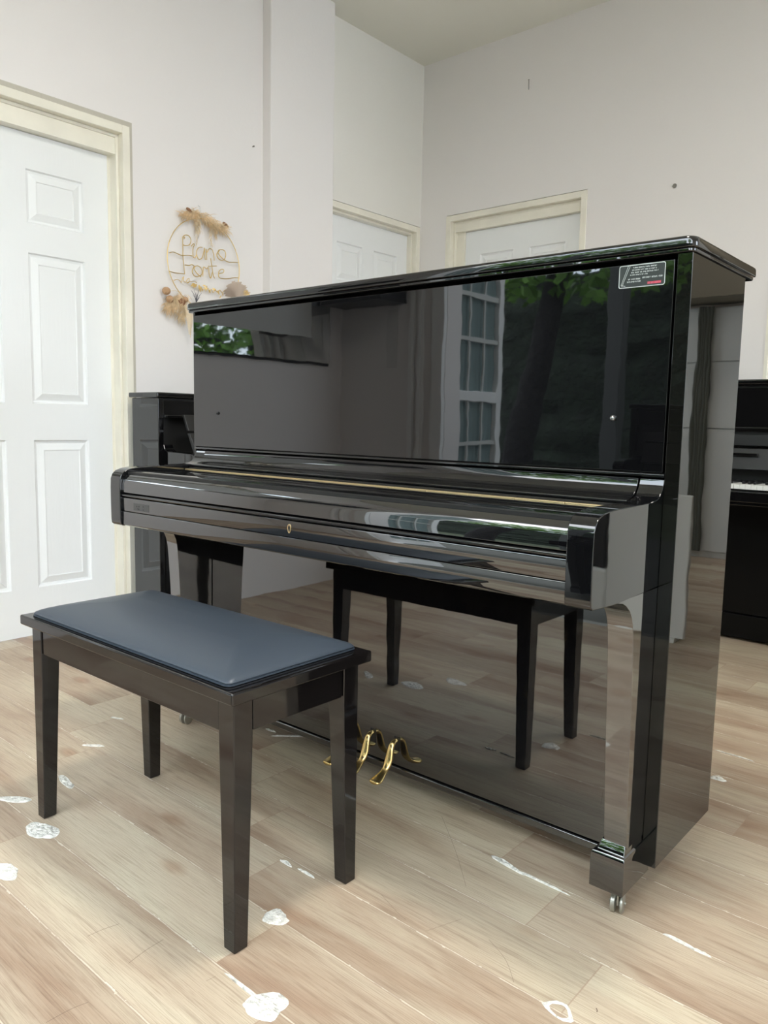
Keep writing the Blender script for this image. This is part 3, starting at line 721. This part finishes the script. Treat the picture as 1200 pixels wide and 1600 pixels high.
    fuzz('pampas_spray', 420, [(.895, 1.925), (.85, 1.928), (.80, 1.905)], .022, (.02, .045), .3, M['pampas'])
    fuzz('pampas_spray', 480, [(.905, 1.925), (.95, 1.905), (1.00, 1.895), (1.035, 1.888)], .024, (.02, .05), .35, M['pampas'])
    for yy, z0_, z1_ in ((.868, 1.90, 1.79), (.952, 1.90, 1.80), (.885, 1.90, 1.85), (.98, 1.89, 1.84)):
        bm = bm_new()
        for i in range(70):
            z = z0_ + (z1_ - z0_) * rnd.random() ** 1.4; blade(bm, Pt(yy + rnd.uniform(-.006, .006), z, rnd.uniform(-.005, .01)), (rnd.uniform(-.2, .3), rnd.uniform(-.5, .5), -1), .022, .001)
        obj('hanging_tuft', bm, M['dried_pale'], t)
    def pod(name, y, z, ry, rz_, rx, mat, tilt=0.):
        bm = bm_new(); bmesh.ops.create_icosphere(bm, subdivisions=3, radius=1.)
        for v in bm.verts:
            x, a, b = v.co; a *= ry; b *= rz_; v.co = (X + .012 + x * rx, y + a * math.cos(tilt) - b * math.sin(tilt), z + a * math.sin(tilt) + b * math.cos(tilt))
        return obj(name, bm, mat, t, smooth=True)
    pod('seed_pod', .823, 1.931, .017, .008, .008, M['dried_brown'], -.45); pod('seed_pod', 1.036, 1.905, .020, .008, .008, M['dried_brown'], -.5)
    pod('seed_head', .694, 1.543, .020, .018, .018, M['dried_ball']); pod('seed_head', .712, 1.508, .018, .017, .018, M['dried_ball']); pod('seed_head', .777, 1.502, .018, .018, .016, M['dried_brown'], .4); pod('seed_head', .797, 1.517, .016, .013, .014, M['dried_ball'])
    bm = bm_new(); add_tube(bm, [Pt(.705, 1.543, .01), Pt(.745, 1.553), Pt(.785, 1.550)], .0012, 6); obj('stem', bm, M['dried_pale'], t)
    fuzz('lower_grass_plume', 760, [(.795, 1.53), (.765, 1.51), (.735, 1.495), (.720, 1.475)], .034, (.02, .05), .7, M['pampas'])
    fuzz('lower_grass_plume', 180, [(.80, 1.50), (.79, 1.46), (.79, 1.43)], .024, (.02, .045), .9, M['dried_pale'])
    # herringbone palm spear
    bm = bm_new(); add_tube(bm, [Pt(.805, 1.50, .040), Pt(.809, 1.34, .034)], .0015, 6)
    for i in range(16):
        z = 1.480 - i * .0082; w = .026 * (1 - i / 17) + .004
        for s in (-1, 1):
            p = Vector(Pt(.807, z - w * .45, .041)); q = Vector(Pt(.807 + s * w, z + w * .25, .032)); n = Vector((0, 0, .0028))
            bm.faces.new([bm.verts.new(a) for a in (p + n, p - n, q - n * .7, q + n * .7)])
    obj('palm_spear', bm, M['dried_pale'], t)
    # fan leaf, right bottom
    bm = bm_new(); cy, cz = 1.108, 1.560; n = 22
    for i in range(n):
        a = math.radians(20 + 150 * i / (n - 1)); b = math.radians(20 + 150 * (i + .86) / (n - 1)); L_ = .082 + .006 * math.sin(i * 1.7)
        p = Vector(Pt(cy, cz, .012)); q = Vector(Pt(cy + L_ * math.cos(a), cz + L_ * math.sin(a), .022)); r = Vector(Pt(cy + L_ * .97 * math.cos(b), cz + L_ * .97 * math.sin(b), .004))
        bm.faces.new([bm.verts.new(v) for v in (p, q, r)])
    obj('fan_leaf', bm, M['fan_palm'], t)
    bm = bm_new()
    for i in range(11):
        a = math.radians(-20 + i * 11); blade(bm, Pt(1.15, 1.575, .01), (0.1, math.cos(a), math.sin(a)), .045, .006)
    obj('gold_leaf_spray', bm, M['gold_leaf'], t)
    bm = bm_new()
    for dy, dz in ((-.03, .055), (-.012, .06), (.003, .05), (.014, .062), (.03, .05), (.02, .03), (-.02, .035)): add_tube(bm, [Pt(.862, 1.510, .008), Pt(.862 + dy * .4, 1.510 + dz * .6, .012), Pt(.862 + dy, 1.510 + dz, .01)], [.0016, .0014, .0006], 5)
    obj('twig', bm, M['twig'], t)
    bm = bm_new(); add_box(bm, (XW + .0005, .884, 1.935), (XW + .004, .912, 1.990)); add_tube(bm, [(XW + .004, .898, 1.975), (XW + .022, .900, 1.965), (XW + .030, .902, 1.915)], .002, 6); obj('hanging_hook', bm, M['tape'], t)
wreath()

# ------------------------------------------------------------------ SMALL THINGS on the walls
def nail(name, p, d, L, r, label):
    bm = bm_new(); p = Vector(p); d = Vector(d).normalized(); add_tube(bm, [p, p + d * L], r, 8); add_tube(bm, [p + d * L, p + d * (L + .002)], r * 2.2, 10)
    tag(obj(name, bm, M['nail'], rot=RR), label, 'nail')
nail('nail', (-1.966, YB_, 2.868), (.55, -1, 2.0), .05, .0022, 'bent nail high on the back wall above the third door')
nail('screw', (-1.08, YB_, 2.183), (0, -1, 0), .006, .005, 'dark screw in the back wall right of the door')
nail('hook_nail', (XW, 1.20, 2.33), (1, 0, 0), .01, .002, 'tiny nail in the left wall near the pier')

# ------------------------------------------------------------------ things only met in reflections
bm = bm_new(); Y0, Y1, z0, z1, f = -1.844, -.38, 1.287, 2.25, .135
def bev_strip(bm, a, b, c, d): bm.faces.new([bm.verts.new(p) for p in (a, b, c, d)])
xo, xi_ = XW + .034, XW + .016
o4 = [(xo, Y0, z0), (xo, Y1, z0), (xo, Y1, z1), (xo, Y0, z1)]; i4 = [(xi_, Y0 + f, z0 + f), (xi_, Y1 - f, z0 + f), (xi_, Y1 - f, z1 - f), (xi_, Y0 + f, z1 - f)]
mf = thing('wall_mirror_frame', 'large framed board with bevelled mirror border on left wall, mirrored in the piano', 'frame', (0, 0, 0), RR)
for k in range(4): bev_strip(bm, o4[k], o4[(k + 1) % 4], i4[(k + 1) % 4], i4[k])
obj('mirror_border', bm, M['mirror'], mf)
bm = bm_new(); add_box(bm, (XW + .001, Y0 - .012, z0 - .012), (XW + .012, Y1 + .012, z1 + .012)); obj('back_board', bm, M['satin'], mf)
bm = bm_new(); add_box(bm, (XW + .0125, Y0 + f, z0 + f), (XW + .0155, Y1 - f, z1 - f)); obj('centre_board', bm, M['board'], mf)
bm = bm_new(); add_box(bm, (-2.665, YF + .001, 1.605), (-2.212, YF + .22, 1.93)); tag(obj('wall_cabinet', bm, M['satin'], bevel=.006, rot=RR), 'dark cabinet high on the front wall, mirrored in the piano panel', 'cabinet')
bm = bm_new(); add_box(bm, (-2.350, YF + .0005, 1.262), (-2.276, YF + .003, 1.583)); tag(obj('paper_notice', bm, M['paper'], rot=RR), 'narrow pale paper notice on the front wall, mirrored in the piano panel', 'notice')
# front: open glazed door leaf folded back outside, beside the opening
def glazed_leaf(name, y0, y1, label):
    t = thing(name, label, 'door', (0, 0, 0), RR); x0, x1 = -1.985, -1.945
    zt = 2.5; s = .055
    bm = bm_new()
    add_box(bm, (x0, y0, .02), (x1, y0 + s, zt)); add_box(bm, (x0, y1 - s * .7, .02), (x1, y1, zt))
    for a, b in ((.02, .25), (1.085, 1.142), (zt - .1, zt)): add_box(bm, (x0, y0 + s, a), (x1, y1 - s * .7, b))
    obj('leaf_frame', bm, M['white_paint'], t, bevel=.004)
    bm = bm_new()
    for z in (.845, 1.427, 1.672): add_box(bm, (x0 + .015, y0 + s, z - .012), (x1 - .010, y1 - s * .7, z + .012))
    for q in (1 / 3, 2 / 3):
        yy = y0 + s + (y1 - s * .7 - y0 - s) * q
        add_box(bm, (x0 + .018, yy - .007, .30), (x1 - .012, yy + .007, zt - .1))
    obj('glazing_bar', bm, M['panel'], t)
    bm = bm_new(); n = 40
    ys = [y0 + s + (y1 - s * .7 - y0 - s) * i / n for i in range(n + 1)]
    for i in range(n):
        xa, xb = x0 + .006 + .004 * math.sin(i * .9), x0 + .006 + .004 * math.sin((i + 1) * .9)
        bm.faces.new([bm.verts.new(p) for p in ((xa, ys[i], .3), (xb, ys[i + 1], .3), (xb, ys[i + 1], zt - .1), (xa, ys[i], zt - .1))])
    obj('curtained_pane', bm, M['sheer'], t)
glazed_leaf('glazed_door', -2.565, -2.045, 'white glazed door leaf folded open outside, mirrored in the piano')
bm = bm_new()
for a, b, d in ((-2.178, -2.150, .02), (-2.108, -2.085, .035), (-2.018, -1.944, .03)): add_box(bm, (a, YF + .001, .02), (b, YF + d, 2.6))
add_box(bm, (-2.178, YF + .001, 2.6), (-1.944, YF + .03, 2.66)); struct(obj('trim_front_battens', bm, M['white_paint'], rot=RR))
# white low cupboard and grey wardrobe, dark curtain: mirrored in the piano's side
cu = thing('display_board', 'white upright display board right of the pianos, mirrored in the tall piano side', 'board')
bm = bm_new(); add_box(bm, (.640, 1.975, .02), (.96, 2.005, .665)); obj('board', bm, M['white_box'], cu, bevel=.006)
for fx in (.68, .90):
    bm = bm_new(); add_box(bm, (fx, 1.965, 0), (fx + .03, 2.12, .02)); obj('foot', bm, M['white_box'], cu, bevel=.002)
bm = bm_new(); add_box(bm, (.97, 2.00, 0), (1.25, 2.30, .285)); tag(obj('white_box', bm, M['white_box'], bevel=.02), 'white storage box on floor beside the upright white board', 'box')
bm = bm_new(); add_box(bm, (.985, 2.01, .286), (1.24, 2.29, .80)); tag(obj('stand_in_box', bm, M['satin'], bevel=.01), 'black stand-in box for an unidentified dark thing, on the white storage box', 'speaker')  # added stand-in for a dark shape mirrored in the piano arm
wd = thing('grey_wardrobe', 'pale grey panelled wardrobe in the next room, mirrored in the piano side', 'wardrobe', (0, 0, 0), RR)
bm = bm_new()
add_box(bm, (.2, 4.50, .0), (3.0, 4.58, 1.83)); obj('carcass', bm, M['panel'], wd)
for i in range(7):
    for z0_, z1_ in ((.05, .95), (.96, 1.43), (1.44, 1.82)):
        bm = bm_new(); add_box(bm, (.205 + i * .4, 4.482, z0_), (.6 + i * .4, 4.50, z1_)); obj('wardrobe_door', bm, M['panel'], wd, bevel=.002)
bm = bm_new()
for i in range(5): add_tube(bm, [(1.36 + i * .022, 4.455, .05), (1.362 + i * .022, 4.45, 1.0), (1.36 + i * .021, 4.455, 1.83)], [.016, .014, .013], 8)
tag(obj('dark_curtain', bm, M['curtain'], smooth=True, rot=RR), 'dark narrow curtain hanging in front of grey wardrobe', 'curtain')
room_box('trim_far_bulkhead', (-2.6, 4.2, 1.86), (XE, 4.59, ZC), M['brown']); struct(bpy.data.objects['trim_far_bulkhead'])

# ------------------------------------------------------------------ OUTSIDE
bm = bm_new(); add_box(bm, (-16, -16, -.25), (16, YF - .14, -.06)); struct(obj('ground', bm, M['ground']))
bm = bm_new(); add_box(bm, (-5, -5.2, -.06), (6, YF - .14, -.02)); struct(obj('terrace', bm, simple('terrace_concrete', (.13, .13, .115), .85)))
def hedge(name, x0, x1, y, h, label):
    rnd = random.Random(hash(name) % 1000 if False else int(abs(x0) * 7 + h * 3)); bm = bm_new(); nx, nz = 60, 18
    V = [[bm.verts.new((x0 + (x1 - x0) * i / nx, y + rnd.uniform(-.15, .15) + .3 * math.sin(i * .7), -.1 + (h + .25 * math.sin(i * .5) + rnd.uniform(-.1, .1)) * j / nz)) for i in range(nx + 1)] for j in range(nz + 1)]
    for j in range(nz):
        for i in range(nx): bm.faces.new([V[j][i], V[j][i + 1], V[j + 1][i + 1], V[j + 1][i]])
    top = V[-1]; back = [bm.verts.new((v.co.x, y - 1., v.co.z)) for v in top]; bot = [bm.verts.new((v.co.x, y - 1., -.1)) for v in top]
    for i in range(nx):
        bm.faces.new([top[i], top[i + 1], back[i + 1], back[i]]); bm.faces.new([back[i], back[i + 1], bot[i + 1], bot[i]])
    return tag(obj(name, bm, M['hedge'], smooth=True), label, 'hedge')
hedge('garden_hedge', -14, 12, -9.0, 3.35, 'tall dark green hedge behind the terrace, seen in reflections')
def tree(loc, hgt, lean, crown, n, label, seed):
    rnd = random.Random(seed); t = thing('garden_tree', label, 'tree', loc)
    bm = bm_new(); top = (lean, 0, hgt)
    pts = smooth_pts([(0, 0, -.1), (lean * .25, .03, hgt * .3), (lean * .62, -.02, hgt * .65), top], 5)
    rs = [.19 - .09 * i / (len(pts) - 1) for i in range(len(pts))]
    add_tube(bm, pts, rs, 12)
    for i in range(7):
        a = rnd.uniform(0, 6.28); L_ = rnd.uniform(.8, 1.8)
        add_tube(bm, smooth_pts([(lean * .9, 0, hgt * .9), (lean + math.cos(a) * L_ * .5, math.sin(a) * L_ * .5, hgt + .4), (lean + math.cos(a) * L_, math.sin(a) * L_, hgt + rnd.uniform(.2, 1.5))], 3), [.07, .065, .055, .05, .04, .03, .02], 7)
    obj('trunk', bm, M['bark'], t, smooth=True)
    bm = bm_new()
    for i in range(n):
        while True:
            p = Vector((rnd.uniform(-1, 1), rnd.uniform(-1, 1), rnd.uniform(-1, 1)))
            if .25 < p.length < 1: break
        c = Vector((lean + p.x * crown[0], p.y * crown[1], hgt + crown[3] + p.z * crown[2]))
        d = Vector((rnd.uniform(-1, 1), rnd.uniform(-1, 1), rnd.uniform(-1, .4))).normalized(); s = d.cross(Vector((rnd.uniform(-1, 1), rnd.uniform(-1, 1), rnd.uniform(-1, 1)))).normalized()
        L_ = rnd.uniform(.10, .19); w = L_ * .32
        v = [bm.verts.new(q) for q in (c, c + d * L_ * .45 + s * w, c + d * L_, c + d * L_ * .45 - s * w)]; bm.faces.new(v)
    lv = obj('foliage', bm, M['leaf'], t)
tree((-3.98, -6.0, -.06), 3.0, .55, (2.6, 1.8, 1.25, .55), 5600, 'leaning dark-trunked tree outside the open front, seen mirrored in the panel', 5)
tree((2.6, -6.1, -.06), 3.2, -.2, (2.4, 1.7, 1.3, .9), 4200, 'leafy tree at the right of the terrace, outside', 9)
bm = bm_new(); add_box(bm, (-2.11, -4.30, -.06), (-1.98, -4.2, 3.0)); 
struct(obj('terrace_post', bm, simple('grey_post', (.03, .033, .03), .6), bevel=.01))

# ------------------------------------------------------------------ LIGHT
w = bpy.data.worlds.new('daylight'); S.world = w; w.use_nodes = True; nt = w.node_tree
bg = nt.nodes['Background']
tc = nt.nodes.new('ShaderNodeTexCoord'); sp = nt.nodes.new('ShaderNodeSeparateXYZ'); nt.links.new(tc.outputs['Generated'], sp.inputs[0])
nz = nt.nodes.new('ShaderNodeTexNoise'); nz.inputs['Scale'].default_value = 3; nz.inputs['Detail'].default_value = 4; nt.links.new(tc.outputs['Generated'], nz.inputs['Vector'])
r = ramp(nt, nz.outputs[0], [(.4, (.72, .86, 1.0)), (.62, (.96, .98, 1.0))]); nt.links.new(r.outputs[0], bg.inputs[0])
bg.inputs[1].default_value = 10.0
# unseen fill lamps added under the ceiling to brighten walls and next room
def lamp(name, loc, power, size, col=(1, .95, .88)):
    l = bpy.data.lights.new(name, 'AREA'); l.energy = power; l.shape = 'DISK'; l.size = size; l.color = col
    o = bpy.data.objects.new(name, l); COL.objects.link(o); o.location = loc; return o
lamp('fill_lamp', (-.2, -.2, ZC - .02), 55, .35)
lamp('fill_lamp', (1.2, 3.6, ZC - .02), 30, .35)

# ------------------------------------------------------------------ CAMERA
cam = bpy.data.cameras.new('camera'); co = bpy.data.objects.new('camera', cam); COL.objects.link(co)
R_ = Vector((0.76250167, 0.6466991, 0.01927386)); U_ = Vector((-0.08882262, 0.07512675, 0.99321021)); Fw = Vector((-0.64086017, 0.75903639, -0.11472578))
mat = Matrix(((R_.x, U_.x, -Fw.x, .52830415), (R_.y, U_.y, -Fw.y, -1.48781486), (R_.z, U_.z, -Fw.z, .96100908), (0, 0, 0, 1)))
co.matrix_world = mat
cam.sensor_fit = 'VERTICAL'; cam.sensor_height = 36; cam.sensor_width = 27; cam.lens = 36 * 1224.2639 / 1600
cam.clip_start = .02
S.camera = co
S.view_settings.view_transform = 'Standard'; S.view_settings.look = 'None'; S.view_settings.gamma = 1; S.view_settings.use_curve_mapping = False
S.view_settings.exposure = -0.20
S.cycles.max_bounces = 10; S.cycles.diffuse_bounces = 6; S.cycles.glossy_bounces = 6
S.cycles.use_denoising = True
S.cycles.sample_clamp_indirect = 12
